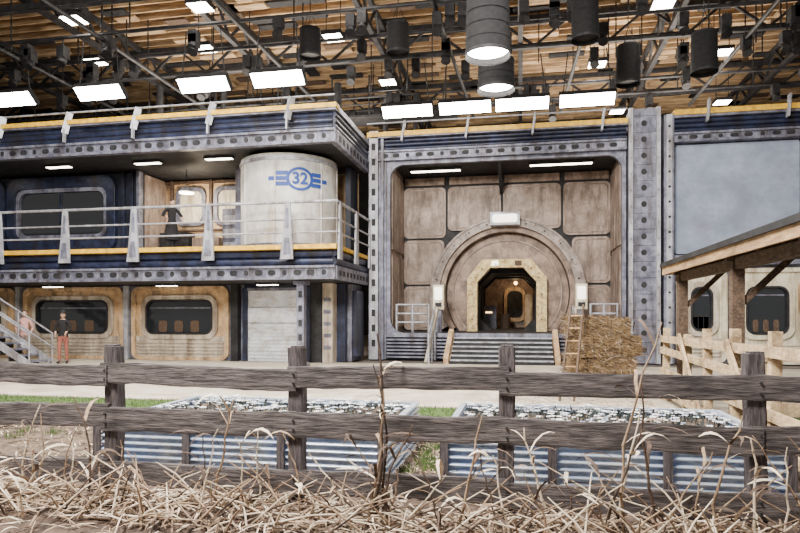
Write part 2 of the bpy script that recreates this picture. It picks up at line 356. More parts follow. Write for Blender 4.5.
b.cyl((cx,cy,3.8),(cx,cy,3.95),TR+.05,'steel',64); b.cyl((cx,cy,6.6),(cx,cy,6.7),TR+.04,'steell',64)
for a in(-40,5,60,100):
    t=math.radians(a); b.beam((cx+(TR+.01)*math.sin(t),cy-(TR+.01)*math.cos(t),3.9),(cx+(TR+.01)*math.sin(t),cy-(TR+.01)*math.cos(t),6.6),.04,.03,'tank')
a0=math.radians(33); zc=6.0; LS=.86
def cylpt(u,w,r=TR+.015):
    a=a0+u*LS/TR; return (cx+r*math.sin(a),cy-r*math.cos(a),zc+w*LS)
def bent(pts2,k,r=TR+.015):
    b.add([cylpt(u,w,r) for u,w in pts2],[tuple(range(len(pts2)))],k)
N=32
for i in range(N):
    t0,t1=2*math.pi*i/N,2*math.pi*(i+1)/N
    bent([(.52*math.cos(t0),.44*math.sin(t0)),(.52*math.cos(t1),.44*math.sin(t1)),(.40*math.cos(t1),.34*math.sin(t1)),(.40*math.cos(t0),.34*math.sin(t0))],'logo')
for s_ in(-1,1):
    for z,l0,l1 in((.20,.44,.90),(0,.50,1.18),(-.20,.44,.90)):
        n=5
        for i in range(n):
            u0=l0+(l1-l0)*i/n;u1=l0+(l1-l0)*(i+1)/n; q=[(s_*u0,z-.075),(s_*u1,z-.075),(s_*u1,z+.075),(s_*u0,z+.075)]
            bent(q if s_>0 else q[::-1],'logo')
fc=bpy.data.curves.new('emblem_text','FONT'); fc.body='32'; fc.size=.60; fc.align_x='CENTER'; fc.align_y='CENTER'; fc.offset=.022
fo=bpy.data.objects.new('emblem_text',fc); scene.collection.objects.link(fo); bpy.context.view_layer.update()
me=bpy.data.meshes.new_from_object(fo.evaluated_get(bpy.context.evaluated_depsgraph_get()))
b.add([cylpt(v.co.x,v.co.y,TR+.02) for v in me.vertices],[tuple(p.vertices) for p in me.polygons],'logo')
bpy.data.objects.remove(fo); b.done()
def module(b,x0,x1,zt=2.68,y=20.5,body='ribp',fr='tan',wx0=None,wx1=None,wz0=.95,wz1=2.2):
    wx0=x0+.6 if wx0 is None else wx0; wx1=x1-.6 if wx1 is None else wx1
    b.ringp(rr(x0,x1,.03,zt,.3),rr(x0+.16,x1-.16,.15,zt-.14,.22),y-.12,y+.02,fr)
    b.box(x0+.16,x1-.16,y-.02,y+.02,.1,zt-.1,fr)
    b.box(x0+.16,x1-.16,y-.05,y-.02,.1,.88,body)
    b.ringp(rr(wx0-.18,wx1+.18,wz0-.16,wz1+.16,.4),rr(wx0,wx1,wz0,wz1,.3),y-.14,y-.02,body)
    b.ringp(rr(wx0,wx1,wz0,wz1,.3),rr(wx0+.06,wx1-.06,wz0+.06,wz1-.06,.26),y-.17,y-.02,'dark')
    b.prism(rr(wx0+.06,wx1-.06,wz0+.06,wz1-.06,.26),y-.05,y-.022,'glass')
    w=wx1-wx0
    for t in(.18,.42,.66): b.prism(rr(wx0+w*t,wx0+w*(t+.13),wz0+.08,wz0+.5,.08,3),y-.07,y-.05,'oldw')
    b.box(wx0+.12,wx1-.12,y-.065,y-.05,wz1-.32,wz1-.27,'steel')
    for i in range(5):
        z=.16+i*.125; b.cyl((x0+.2,y-.06,z),(x1-.2,y-.06,z),.045,body,8)
b=B('lower_storey_wall')
b.box(XL,-9.6,20.5,20.8,.03,2.72,'steel'); b.box(-7.1,-5.9,20.5,20.8,.03,2.72,'navy'); b.box(-9.6,-7.1,20.5,20.8,2.6,2.72,'navy'); b.box(-5.95,-5.75,20.8,22.2,.03,2.72,'steel')
for x0,x1 in((-18.57,-14.31),(-13.98,-10.15),(-23.1,-18.9),(-27.6,-23.4)): module(b,x0,x1)
for x in(-18.85,-14.28,-10.0): b.box(x+.03,x+.2,20.3,20.5,.03,2.72,'steell')
b.box(-9.98,-9.72,20.2,20.5,.03,2.72,'dark')
b.box(-7.0,-6.6,20.1,20.5,.03,2.72,'dark'); b.box(-6.55,-6.2,20.0,20.5,.03,2.72,'ribp')
for z in(.5,.9,1.3,1.7,2.1): b.box(-6.5,-6.25,19.97,20.0,z,z+.12,'steel')
b.box(-5.75,-5.6,20.9,21.9,.2,2.5,'navy')
b.done(.01)
b=B('roller_shutter_door')
b.box(-9.6,-9.42,20.35,20.5,.03,2.6,'navy'); b.box(-7.28,-7.1,20.35,20.5,.03,2.6,'navy'); b.box(-9.42,-7.28,20.35,20.5,2.5,2.6,'steel')
b.box(-9.42,-7.28,20.42,20.5,.03,2.5,'shut')
for i in range(9): b.cyl((-9.38,20.42,.15+i*.13),(-7.32,20.42,.15+i*.13),.045,'shut',8)
for z in(1.35,1.9): b.box(-9.38,-7.32,20.39,20.42,z,z+.04,'steell')
b.box(-7.55,-7.45,20.36,20.42,1.0,1.25,'dark'); b.done()
for x in(-6.75,):
    b=B('balcony_support_column'); b.box(x-.12,x+.12,18.4,18.64,.03,2.72,'steel'); b.box(x-.2,x+.2,18.3,18.74,.03,.12,'steel'); b.box(x-.2,x+.2,18.3,18.74,2.6,2.72,'steel')
    for z in range(5): b.box(x-.06,x+.06,18.38,18.4,.4+z*.45,.6+z*.45,'dark')
    b.done(.01)
for x in(-16.5,-12,-8.3):
    b=B('soffit_light'); b.box(x-.4,x+.4,19.4,19.6,2.66,2.74,'dark'); b.box(x-.36,x+.36,19.42,19.58,2.64,2.66,'strip'); b.done()
b=B('metal_staircase')
n=20; SX=-15.2
for i in range(n):
    z=3.78*(i+1)/n; x=SX-i*.32
    b.box(x-.34,x,16.8,17.75,z-.05,z,'steel'); b.box(x-.34,x-.3,16.85,17.7,z-.19,z-.05,'dark')
for y in(16.78,17.75): b.beam((SX+.1,y,.12),(SX-n*.32,y,3.78),.05,.22,'steell')
for y in(16.78,17.75):
    for h in(1.0,.55): b.cyl((SX+.2,y,h+.03),(SX-n*.32,y,3.78+h),.03,'steell',8)
    for i in range(0,n+1,4): b.cyl((SX+.15-i*.32,y,.05+3.73*i/n),(SX+.15-i*.32,y,1.03+3.73*i/n),.028,'steell',8)
b.done()
# ---------------------------------------------------------------- vault portal
VX0,VX1=-4.83,3.54
b=B('vault_portal_frame')
b.box(-5.5,VX0,22.2,25.3,.03,8.3,'steel')
b.box(-5.42,-5.1,22.0,22.2,.03,8.35,'steell'); b.box(-5.0,-4.9,22.05,22.2,.03,8.2,'steel')
for i in range(14): b.box(-5.33,-5.19,21.985,22.0,.5+i*.55,.75+i*.55,'dark')
b.box(VX0,VX1,22.4,25.3,7.27,7.6,'dark')
b.box(-5.5,VX1,22.4,25.3,7.6,7.9,'steel')
holebeam(b,-5.5,VX1,22.1,22.4,7.27,7.65,'steel')
ribs(b,-5.5,VX1,22.15,7.65,8.08,'navy',3)
b.box(-5.5,VX1+.1,22.0,22.4,8.08,8.13,'steel'); b.box(-5.5,VX1+.1,21.97,22.45,8.13,8.3,'yellow')
for x in(-4.2,-1.9,.4,2.7): b.beam((x,21.93,7.9),(x+.1,22.0,8.65),.07,.18,'steell')
b.cyl((-5.5,22,8.62),(VX1,22,8.62),.03,'steell',6)
b.ringp(rr(VX0,VX1,.9,7.3,.01,6),rr(VX0+.14,VX1-.14,1.0,7.14,.5,6),22.25,22.42,'steel')
b.box(VX0,VX0+.1,22.4,25,1,7.27,'vault'); b.box(VX1-.1,VX1,22.4,25,1,7.27,'vault')
for y0 in(22.6,23.8):
    for z0,z1 in((1.2,3.9),(4.1,7.0)):
        b.box(VX0+.1,VX0+.16,y0,y0+1.1,z0,z1,'vault'); b.box(VX1-.16,VX1-.1,y0,y0+1.1,z0,z1,'vault')
b.beam((-.75,22.5,7.25),(-.75,24.9,6.5),.12,.16,'dark')
b.done(.008)
b=B('vault_platform')
b.box(VX0,VX1,22.2,25.6,.03,1.0,'dark'); b.box(VX0,VX1,22.1,22.3,.85,1.0,'steel')
for x0,x1 in((VX0,-2.5),(1.25,VX1)):
    for i in range(6): b.box(x0+.05,x1-.05,22.05,22.2,.1+i*.125,.16+i*.125,'steel')
b.done()
b=B('vault_steps')
n=6
for i in range(n):
    y=22.1-(n-i)*.27; z=.03+.97*(i+1)/(n+1)
    b.box(-2.3,1.05,y,22.1,z-.139 if i else .03,z-.04,'dark'); b.box(-2.3,1.05,y-.03,y+.27,z-.04,z,'steell')
for x in(-2.42,1.17):
    b.beam((x,20.35,.12),(x,22.1,1.05),.16,.22,'tan'); b.box(x-.09,x+.09,22.0,22.18,.03,1.1,'tan')
b.done()
b=B('vault_wall')
CX,CZ=-.54,2.5
A0=math.degrees(math.asin(-1.5/2.42))
circ=arc(CX,CZ,2.4,A0,180-A0,60)
wl=[(VX0,1.0),(VX1,1.0),(VX1,7.27),(VX0,7.27)]
holed(b,wl,circ,CX,2.2,25.0,25.3,'dark')
def panel(x0,x1,z0,z1):
    b.prism(rr(x0+.04,x1-.04,z0+.04,z1-.04,.2,5),24.9,25.0,'vault')
    b.ringp(rr(x0+.12,x1-.12,z0+.12,z1-.12,.18,5),rr(x0+.16,x1-.16,z0+.16,z1-.16,.16,5),24.885,24.9,'vault2')
XS=[-4.72,-2.92,-.72,1.59,3.43]
panel(XS[0],XS[1],4.72,6.85); panel(XS[3],XS[4],4.72,6.85); panel(XS[1],XS[2],5.0,6.85); panel(XS[2],XS[3],5.0,6.85)
panel(XS[0],-2.98,2.85,4.72); panel(1.92,XS[4],2.85,4.72); panel(XS[0],-3.0,1.0,2.85); panel(1.95,XS[4],1.0,2.85)
for i in range(4): b.box(XS[i]+.1,XS[i+1]-.1,24.92,25.0,6.9,7.2,'vault2')
b.done(.008)
b=B('vault_door_ring')
aa=-29.5
b.ringp(arc(CX,CZ,3.0,aa,180-aa,64),arc(CX,CZ,2.62,aa,180-aa,64),24.45,25.0,'ring',False)
b.ringp(arc(CX,CZ,2.95,aa,180-aa,64),arc(CX,CZ,2.90,aa,180-aa,64),24.40,24.46,'ring',False)
aa=-34
b.ringp(arc(CX,CZ,2.63,aa,180-aa,64),arc(CX,CZ,2.42,aa,180-aa,64),24.62,25.0,'vault2',False)
for i in range(15):
    t=math.radians(-20+220*i/14); p=(CX+2.78*math.cos(t),CZ+2.78*math.sin(t))
    b.cyl((p[0],24.42,p[1]),(p[0],24.46,p[1]),.035,'dark',8)
for i in range(9):
    t=math.radians(180*i/8)
    b.beam((CX+2.63*math.cos(t),24.5,CZ+2.63*math.sin(t)),(CX+2.99*math.cos(t),24.43,CZ+2.99*math.sin(t)),.04,.05,'vault2',up=(0,1,0))
b.done(.006)
b=B('vault_door_surround')
op=[(CX-1.15,1.0),(CX+1.15,1.0),(CX+1.15,2.95),(CX+.65,3.52),(CX-.65,3.52),(CX-1.15,2.95)]
holed(b,circ,op,CX,2.2,25.12,25.4,'vault2')
b.ringp(arc(CX,CZ,2.15,-40,220,50),arc(CX,CZ,2.10,-40,220,50),25.06,25.12,'vault',False)
o2=[(CX-1.55,1.0),(CX-1.55,3.1),(CX-.95,3.85),(CX+.95,3.85),(CX+1.55,3.1),(CX+1.55,1.0)]
i2=[(CX-1.15,1.0),(CX-1.15,2.95),(CX-.65,3.52),(CX+.65,3.52),(CX+1.15,2.95),(CX+1.15,1.0)]
b.ringp(o2,i2,24.75,25.14,'rusty',False)
for (p,q) in zip(o2[:-1],o2[1:]):
    for t in(.25,.75):
        x=p[0]+(q[0]-p[0])*t; z=p[1]+(q[1]-p[1])*t
        x=CX+(x-CX)*.87; z=1+(z-1)*.93 if z>1.2 else z
        b.cyl((x,24.71,z),(x,24.76,z),.07,'rusty',8); b.cyl((x,24.69,z),(x,24.715,z),.035,'oldw',8)
for t in(-1,1): b.box(CX+t*.45-.13,CX+t*.45+.13,24.70,24.76,3.6,3.78,'lampw' if t<0 else 'oldw')
b.done(.01)
b=B('vault_corridor')
b.box(CX-1.6,CX-1.45,25.4,33,1,4,'vault2'); b.box(CX+1.45,CX+1.6,25.4,33,1,4,'vault2'); b.box(CX-1.6,CX+1.6,25.4,33,.85,1.0,'dark'); b.box(CX-1.6,CX+1.6,25.4,33,3.8,4,'dark'); b.box(CX-1.6,CX+1.6,33,33.2,.85,4,'vault2')
for y in(26.5,28.5,30.5): b.ringp(rr(CX-1.45,CX+1.45,1,3.8,.02,1),rr(CX-1.15,CX+1.15,.99,3.4,.5,1),y,y+.3,'dark')
b.ringp(rr(CX-.3,CX+.8,1.3,3.1,.4),rr(CX-.15,CX+.65,1.5,2.9,.3),32.8,33,'tan'); b.prism(rr(CX-.15,CX+.65,1.5,2.9,.3),32.9,32.99,'dark')
b.cyl((CX+.9,29,1),(CX+.9,29,2.6),.2,'tan',12); b.box(CX-1.2,CX-.6,30,31,1,2.1,'steel'); b.box(CX-1.1,CX-.8,29.98,30,1.75,1.8,'warm')
b.cyl((CX-1.3,26.4,3.2),(CX-1.3,32.8,3.2),.08,'oldw',8); b.cyl((CX-.2,31,1.0),(CX-.2,31,1.7),.25,'oldw',12)
b.cyl((CX+.3,31.5,3.3),(CX+.3,31.5,3.8),.02,'dark',6); b.sphere((CX+.3,31.5,3.25),(.09,.09,.09),'warm')
b.done()
b=B('portal_hazard_lamp'); b.box(CX-.62,CX+.52,24.1,24.45,5.1,5.62,'steell'); b.prism(rr(CX-.52,CX+.42,5.2,5.52,.08),24.06,24.1,'lampw'); b.done(.02)
for x0,x1,y in((-4.2,-2.2,23.6),(.3,2.6,23.4)):
    b=B('portal_striplight'); b.box(x0,x1,y-.14,y+.14,7.17,7.27,'dark'); b.box(x0+.05,x1-.05,y-.1,y+.1,7.15,7.17,'strip'); b.done()
def rail(name,x0,x1,y,z):
    b=B(name)
    for x in(x0,(x0+x1)/2,x1): b.cyl((x,y,z),(x,y,z+1.05),.045,'steell',8); b.cyl((x,y,z),(x,y,z+.05),.08,'steel',8)
    for h in(1.03,.7,.38): b.cyl((x0,y,z+h),(x1,y,z+h),.035,'steell',8)
    b.done()
rail('platform_railing',-4.5,-3.3,22.5,1.0); rail('platform_railing',2.4,3.3,22.5,1.0)
for x in(-2.95,2.1):
    b=B('control_pedestal'); b.box(x-.1,x+.1,22.65,22.85,1.0,1.9,'steel'); b.box(x-.2,x+.2,22.52,22.9,1.85,2.75,'cream'); b.prism(rr(x-.14,x+.14,2.2,2.66,.05),22.49,22.52,'lampw'); b.box(x-.12,x+.12,22.5,22.52,1.95,2.1,'dark'); b.done(.02)
for x in(-3.0,1.75):
    b=B('stair_handrail')
    for h in(1.0,.6): b.cyl((x,20.4,h),(x,22.03,h+.95),.035,'steell',8)
    for y,z in((20.4,.03),(21.2,.03),(22.0,.03)): b.cyl((x,y,z),(x,y,1+(y-20.4)*.59),.035,'steell',8)
    b.beam((x-.12,20.6,.03),(x+.1,21.95,1.9),.08,.14,'ribp'); b.done()
b=B('riveted_pillar')
b.box(3.6,4.5,21.9,22.6,.03,8.55,'steel'); b.box(3.55,3.68,21.75,21.9,.03,8.55,'steell'); b.box(4.42,4.55,21.75,21.9,.03,8.55,'steell')
for i in range(15):
    z=.4+i*.54; b.prism(rr(3.96,4.14,z,z+.2,.09,3),21.885,21.9,'dark')
    b.box(3.68,4.42,21.87,21.9,z+.34,z+.38,'steel')
    for x in(3.61,4.48): b.cyl((x,21.72,z),(x,21.75,z),.025,'steel',6)
b.done()
b=B('riveted_pillar'); b.box(4.68,5.0,21.9,22.4,.03,8.3,'steel'); b.box(4.75,4.93,21.84,21.9,.03,8.3,'steell')
for i in range(16): b.cyl((4.84,21.81,.4+i*.5),(4.84,21.84,.4+i*.5),.04,'dark',8)
b.done()
b=B('right_wing_wall')
b.box(5.0,20,22.4,22.8,.03,7.5,'steel'); b.prism(rr(5.1,8.9,3.7,7.35,.08),22.25,22.4,'blpan'); b.box(9.05,9.4,22.1,22.4,.03,7.5,'steell'); b.prism(rr(9.6,13.5,3.7,7.35,.08),22.25,22.4,'blpan')
holebeam(b,5.0,20,22.0,22.4,7.4,7.72,'steel')
ribs(b,5,20,22.05,7.72,8.2,'navy',3); b.box(5,20,21.95,22.4,8.2,8.28,'steel'); b.box(5,20,21.9,22.45,8.28,8.45,'yellow')
for x in(6,8.4,10.8): b.beam((x,21.85,8.0),(x+.1,21.95,8.75),.07,.18,'steell')
b.box(5,20,22.1,22.4,3.3,3.65,'steel')
module(b,5.15,6.75,3.2,22.4,'ribp','cream',wx0=5.6,wx1=6.3,wz0=1.1,wz1=2.6); module(b,6.9,10.2,3.2,22.4,'cream','cream',wx0=7.3,wx1=8.6,wz0=1.0,wz1=2.6)
b.ringp(rr(8.9,9.9,1.5,2.9,.4),rr(9.05,9.75,1.65,2.75,.3),22.2,22.4,'tan')
b.done(.008)
# ---------------------------------------------------------------- shed
b=B('timber_shed')
def rz(x): return 2.58+.13*(x-2.75)
for y in(7.0,9.35,12.3):
    for x in(2.95,6.4): b.box(x-.08,x+.08,y-.08,y+.08,.0,rz(x)-.15,'oldw')
    b.beam((2.8,y,rz(2.8)-.12),(6.8,y,rz(6.8)-.12),.1,.16,'oldw')
    b.beam((2.95,y,1.75),(3.7,y,2.5),.08,.08,'oldw')
for yy in(8.2,10.5,11.4): b.beam((2.8,yy,rz(2.8)-.1),(6.8,yy,rz(6.8)-.1),.06,.12,'oldw')
b.beam((2.95,5.0,2.36),(2.95,12.6,2.36),.1,.16,'oldw'); b.beam((6.4,5.0,2.75),(6.4,12.6,2.75),.1,.16,'oldw')
b.add([(2.72,4.9,rz(2.72)-.04),(6.9,4.9,rz(6.9)-.04),(6.9,12.7,rz(6.9)-.04),(2.72,12.7,rz(2.72)-.04),(2.72,4.9,rz(2.72)+.02),(6.9,4.9,rz(6.9)+.02),(6.9,12.7,rz(6.9)+.02),(2.72,12.7,rz(2.72)+.02)],[(0,3,2,1),(4,5,6,7),(0,1,5,4),(1,2,6,5),(2,3,7,6),(3,0,4,7)],'oldw')
b.box(2.68,2.72,4.9,12.7,2.42,2.56,'fas'); b.box(2.64,2.75,4.88,12.72,2.56,2.64,'dark')
b.beam((2.72,12.72,2.5),(6.9,12.72,rz(6.9)-.08),.04,.18,'fas')
b.box(6.3,6.36,5.5,12.2,.2,1.1,'oldw')
b.done()
b=B('paddock_rail_fence')
for y in(6.2,7.4,8.6,9.8,11.0,12.5): b.beam((2.70,y,0),(2.70+U(-.03,.03),y,1.38+U(-.05,.15)),.11,.11,'pine')
for z in(1.25,.95,.6,.25): b.beam((2.64,6.1,z+U(-.05,.05)),(2.64,12.6,z+U(-.08,.08)),.04,.12,'pine')
b.beam((2.58,7.4,.2),(2.58,8.6,1.3),.04,.12,'pine'); b.beam((2.58,11,1.3),(2.58,9.8,.2),.04,.12,'pine')
b.done()
b=B('plank_fence')
for x in(3.2,4.6,5.9): b.beam((x,9.0,0),(x,9.0,1.25),.12,.12,'pine')
for z in(1.12,.75,.4): b.beam((2.85,8.93,z),(6.2,8.93,z+.03),.04,.17,'pine',up=(0,0,1))
b.done()
# ---------------------------------------------------------------- hay
b=B('hay_bale_stack')
def bale(x0,x1,y0,y1,z0,z1,tilt=0,yaw=0):
    s0=len(b.v); b.prism(rr(x0,x1,z0,z1,.07,3),y0,y1,'hay')
    for i in range(900):
        x=U(x0,x1);z=U(z0,z1);y=y0-.005
        q=R()
        if q<.25: y=U(y0,y1); x=x0
        elif q<.4: y=U(y0,y1); z=z1
        l=U(.05,.22);a=random.gauss(0,.6)+(math.pi if R()<.5 else 0)
        b.add([(x,y,z),(x+.006,y-.008,z+.009),(x+l*math.cos(a),y-U(.01,.06),z+l*math.sin(a)*.7)],[(0,1,2)],random.choice(('straw3','straw','straw','straw2','straw2')))
    for t in(.3,.7):
        x=x0+(x1-x0)*t; b.box(x-.006,x+.006,y0-.012,y0,z0,z1,'dark')
    c=Vector(((x0+x1)/2,(y0+y1)/2,(z0+z1)/2))
    b.xform(Matrix.Translation(c)@Matrix.Rotation(tilt,4,'Y')@Matrix.Rotation(yaw,4,'Z')@Matrix.Translation(-c),s0)
bale(.95,2.3,12.8,13.6,.03,.44,0,.03); bale(.93,2.25,12.82,13.6,.43,.83,.02,-.06); bale(1.0,2.32,12.8,13.55,.82,1.22,-.03,.08); bale(.9,2.15,12.85,13.55,1.2,1.62,.05,-.05)
b.done()
b=B('wooden_ladder')
for s_ in(-.13,.13): b.beam((.85+s_,12.0,.03),(1.10+s_*.9,12.68,1.85),.035,.045,'oldw')
for i in range(7):
    t=(i+.6)/7.5; b.cyl((.72+.26*t,12.0+.68*t,.03+1.82*t),(.98+.26*t,12.0+.68*t,.03+1.82*t),.016,'fas',8)
b.done()
b=B('hay_scatter')
for i in range(2200):
    x=random.gauss(1.5,1.0);y=random.gauss(12.1,.6);a=U(0,6.28);l=U(.05,.18)
    if y<12.7 and x<2.4: b.add([(x,y,.034),(x+.012,y+.01,.036),(x+l*math.cos(a),y+l*math.sin(a),.06)],[(0,1,2)],'straw3' if R()<.5 else 'straw')
b.done()
# ---------------------------------------------------------------- raised garden beds
def bed(x0,x1,y0,y1,h):
    b=B('corrugated_garden_bed')
    def sheet(px,py,qx,qy):
        n=7; seg=n*8; P=[]
        dx,dy=qx-px,qy-py; L=math.hypot(dx,dy); nx_,ny_=dy/L,-dx/L
        for i in range(seg+1):
            z=h*i/seg; o=.042*math.cos(2*math.pi*i/8); P.append((o,z))
        vs=[(px+nx_*o,py+ny_*o,z) for o,z in P]+[(qx+nx_*o,qy+ny_*o,z) for o,z in P]
        m=len(P); b.add(vs,[(i,m+i,m+i+1,i+1) for i in range(m-1)],'corr',True)
    sheet(x0,y0,x1,y0); sheet(x1,y0,x1,y1); sheet(x1,y1,x0,y1); sheet(x0,y1,x0,y0)
    b.box(x0+.05,x1-.05,y0+.05,y1-.05,0,h-.08,'dirt')
    n=int((x1-x0)/1.0)
    for i in range(n+1):
        x=x0+(x1-x0)*i/n; b.box(x-.04,x+.04,y0-.07,y0-.043,0,h+.02,'woodp')
    b.beam((x0,y0-.01,h),(x1,y0-.01,h),.07,.03,'steell'); b.beam((x0,y1,h),(x1,y1,h),.07,.03,'corr'); b.beam((x0,y0,h),(x0,y1,h),.07,.03,'corr'); b.beam((x1,y0,h),(x1,y1,h),.07,.03,'corr')
    for i in range(int(300*(x1-x0))):
        x=U(x0+.08,x1-.08);y=y1-.1-(y1-y0-.2)*R()**1.6;z=h-.08
        hh=U(.04,.13)
        if R()<.62:
            a=U(0,6.28); b.add([(x,y,z),(x+.03*math.cos(a),y+.03*math.sin(a),z+hh*.5),(x+.05*math.cos(a),y+.05*math.sin(a),z+hh*.6),(x+.02*math.cos(a+1),y,z+hh*.9)],[(0,1,2,3)],'leaf')
        else:
            b.cyl((x,y,z),(x,y,z+hh),.004,'leaf',3,cap=False)
            r=U(.018,.036); pk='flow' if R()<.75 else 'corr'
            for p in range(5):
                a=p*1.257; b.add([(x,y,z+hh),(x+r*math.cos(a-.5),y+r*math.sin(a-.5),z+hh+.012),(x+1.5*r*math.cos(a),y+1.5*r*math.sin(a),z+hh+.006),(x+r*math.cos(a+.5),y+r*math.sin(a+.5),z+hh+.012)],[(0,1,2,3)],pk)
    b.done()
bed(-4.45,-1.33,5.95,8.0,.5); bed(-.72,2.3,5.95,8.0,.5)
# ---------------------------------------------------------------- foreground fence
b=B('split_rail_fence')
FY=5.2; posts=[-9.3,-7.44,-5.6,-3.756,-1.928,-.11,1.77,3.62]
def rough(p,q,w,h,k,n=14):
    p=Vector(p);q=Vector(q);d=(q-p).normalized(); up=Vector((0,0,1)) if abs(d.z)<.9 else Vector((0,1,0))
    a=d.cross(up).normalized(); c=a.cross(d).normalized(); vs=[]
    sec=[(-.5,-.42),(-.42,-.5),(.42,-.5),(.5,-.42),(.5,.42),(.42,.5),(-.42,.5),(-.5,.42)]
    oy=oz=0
    for i in range(n+1):
        t=i/n; oy+=U(-.004,.004);oz+=U(-.006,.006); ctr=p.lerp(q,t)
        for sx,sz in sec: vs.append(ctr+a*(sx*w*U(.94,1.04)+oy)+c*(sz*h*U(.95,1.05)+oz))
    m=8; fs=[(i*m+j,i*m+(j+1)%m,(i+1)*m+(j+1)%m,(i+1)*m+j) for i in range(n) for j in range(m)]
    fs+=[tuple(range(m))[::-1],tuple(n*m+j for j in range(m))]; b.add(vs,fs,k)
for x in posts:
    h=1.36+U(-.02,.03); rough((x,FY,-.01),(x+U(-.02,.02),FY,h),.135,.135,'woodp',8)
    b.beam((x,FY,h),(x,FY,h+.015),.10,.10,'woodp')
for i in range(len(posts)-1):
    for z,hh in((1.10,.19),(.70,.215),(.2,.21)):
        rough((posts[i]-.06,FY-.085,z+U(-.015,.015)),(posts[i+1]+.02,FY-.085,z+U(-.02,.02)),.05,hh,'wood',16)
        for s_ in(-.04,.04):
            b.cyl((posts[i]+.0,FY-.13,z+s_),(posts[i],FY-.11,z+s_),.01,'dark',6)
b.done()
# ---------------------------------------------------------------- corn litter
def ribbon(b,p,a,l,w,rise,k,curl=.0,wob=.15):
    n=5; vs=[];z=p[2];x,y=p[0],p[1]; tw=U(-1,1)
    for i in range(n+1):
        t=i/n; ww=w*(1-abs(2*t-.7)**2*.45) if i<n else w*.1
        c,s_=math.cos(a+math.pi/2),math.sin(a+math.pi/2)
        tz=ww*math.sin(tw*t*2)*.7
        vs+=[(x-c*ww/2,y-s_*ww/2,z-tz/2),(x+c*ww/2,y+s_*ww/2,z+tz/2)]
        a+=U(-wob,wob)+curl; x+=math.cos(a)*l/n; y+=math.sin(a)*l/n; z+=rise*l/n*(1-2.0*t)
        z=max(z,.005)
    b.add(vs,[(2*i,2*i+1,2*i+3,2*i+2) for i in range(n)],k,True)
b=B('corn_straw_litter')
def hump(x,y):
    left=.08 if x<-2.6 else 0
    return max(0,(.04+left+.03*math.sin(x*2.1)+.03*math.sin(x*5.3+1))*math.exp(-((y-4.65)/.4)**2))
for i in range(4600):
    x=U(-6.4,3.6);y=random.gauss(4.6,.3); y=min(max(y,3.7),5.6)
    z=hump(x,y)*R()**.5
    q=R(); k='straw' if q<.40 else ('straw2' if q<.80 else 'straw3')
    ribbon(b,(x,y,z),U(0,6.28),U(.12,.42),U(.006,.020),U(-.2,.9),k,wob=U(.03,.3))
gx=70;gy=12;vs=[]
for j in range(gy+1):
    for i in range(gx+1):
        x=-6.5+10.2*i/gx;y=3.7+1.9*j/gy; vs.append((x,y,hump(x,y)*.7+.003))
b.add(vs,[(j*(gx+1)+i,j*(gx+1)+i+1,(j+1)*(gx+1)+i+1,(j+1)*(gx+1)+i) for j in range(gy) for i in range(gx)],'straw2',True)
for i in range(760):
    x=U(-6,3.4);y=U(4.2,4.95);a=U(0,6.28);l=U(.2,.75);z=hump(x,y)+U(-.03,.05);e=U(-.1,.8)
    dx,dy=math.cos(a)*l,math.sin(a)*l*.4
    b.tube([(x,y,z),(x+dx*.5,y+dy*.5,z+e*l*.5+.02),(x+dx,y+dy,z+e*l*.9)],[.009,.007,.004],random.choice(('straw','straw2','straw3','straw','straw3')),6)
b.done()
def stalk(x,y,h,lean=0,nl=5,mk=None,r=.013):
    b=B('dried_corn_stalk'); P=[];n=9;ph=U(0,6)
    for i in range(n+1):
        t=i/n; P.append((x+lean*t*t+.03*math.sin(ph+t*5)+U(-.012,.012),y+U(-.01,.01),h*t))
    k=mk or random.choice(('straw','straw2','straw2'))
    b.tube(P,[r*(1-.6*i/n) for i in range(n+1)],k,7)
    for i in range(nl):
        p=P[1+int(R()*(n-1))]; ribbon(b,p,U(0,6.28),U(.18,.42),U(.012,.032),U(.3,1.5),random.choice(('straw','straw2','straw3','straw2')),wob=.35)
    for i in range(1,n): b.cyl((P[i][0],P[i][1],P[i][2]-.006),(P[i][0],P[i][1],P[i][2]+.006),(r+.002)*(1-.5*i/n),k,7)
    b.done()
stalk(-1.12,4.85,1.5,.02,11,'straw2',.019); stalk(-1.07,4.9,1.25,-.10,8,'straw2'); stalk(-1.16,4.8,1.05,.12,8,'straw'); stalk(-1.02,4.7,.8,.18,6,'straw2')
stalk(.72,4.7,1.6,.25,8,'straw'); stalk(.95,4.75,1.2,-.12,6,'straw2'); stalk(.75,4.85,.95,.1,6,'straw3'); stalk(.62,4.6,.85,.2,5)
stalk(-4.35,4.8,.85,.12,5,'straw3'); stalk(-4.15,4.7,.7,-.15,5); stalk(1.35,4.7,.95,.15,5,'straw'); stalk(1.62,4.65,.8,-.1,4,'straw3')
stalk(-3.6,4.7,.95,-.15,6,'straw2'); stalk(-2.5,4.75,.95,.2,6,'straw'); stalk(-.45,4.7,.9,.2,6,'straw'); stalk(.2,4.75,.8,-.2,5,'straw3'); stalk(1.9,4.7,1.0,.1,5,'straw2')
xx=-4.7
while xx<2.4:
    stalk(xx+U(-.1,.1),U(4.4,4.9),U(.4,.8),U(-.35,.35),3,random.choice(('straw','straw2','straw3','straw')),.009); xx+=.22
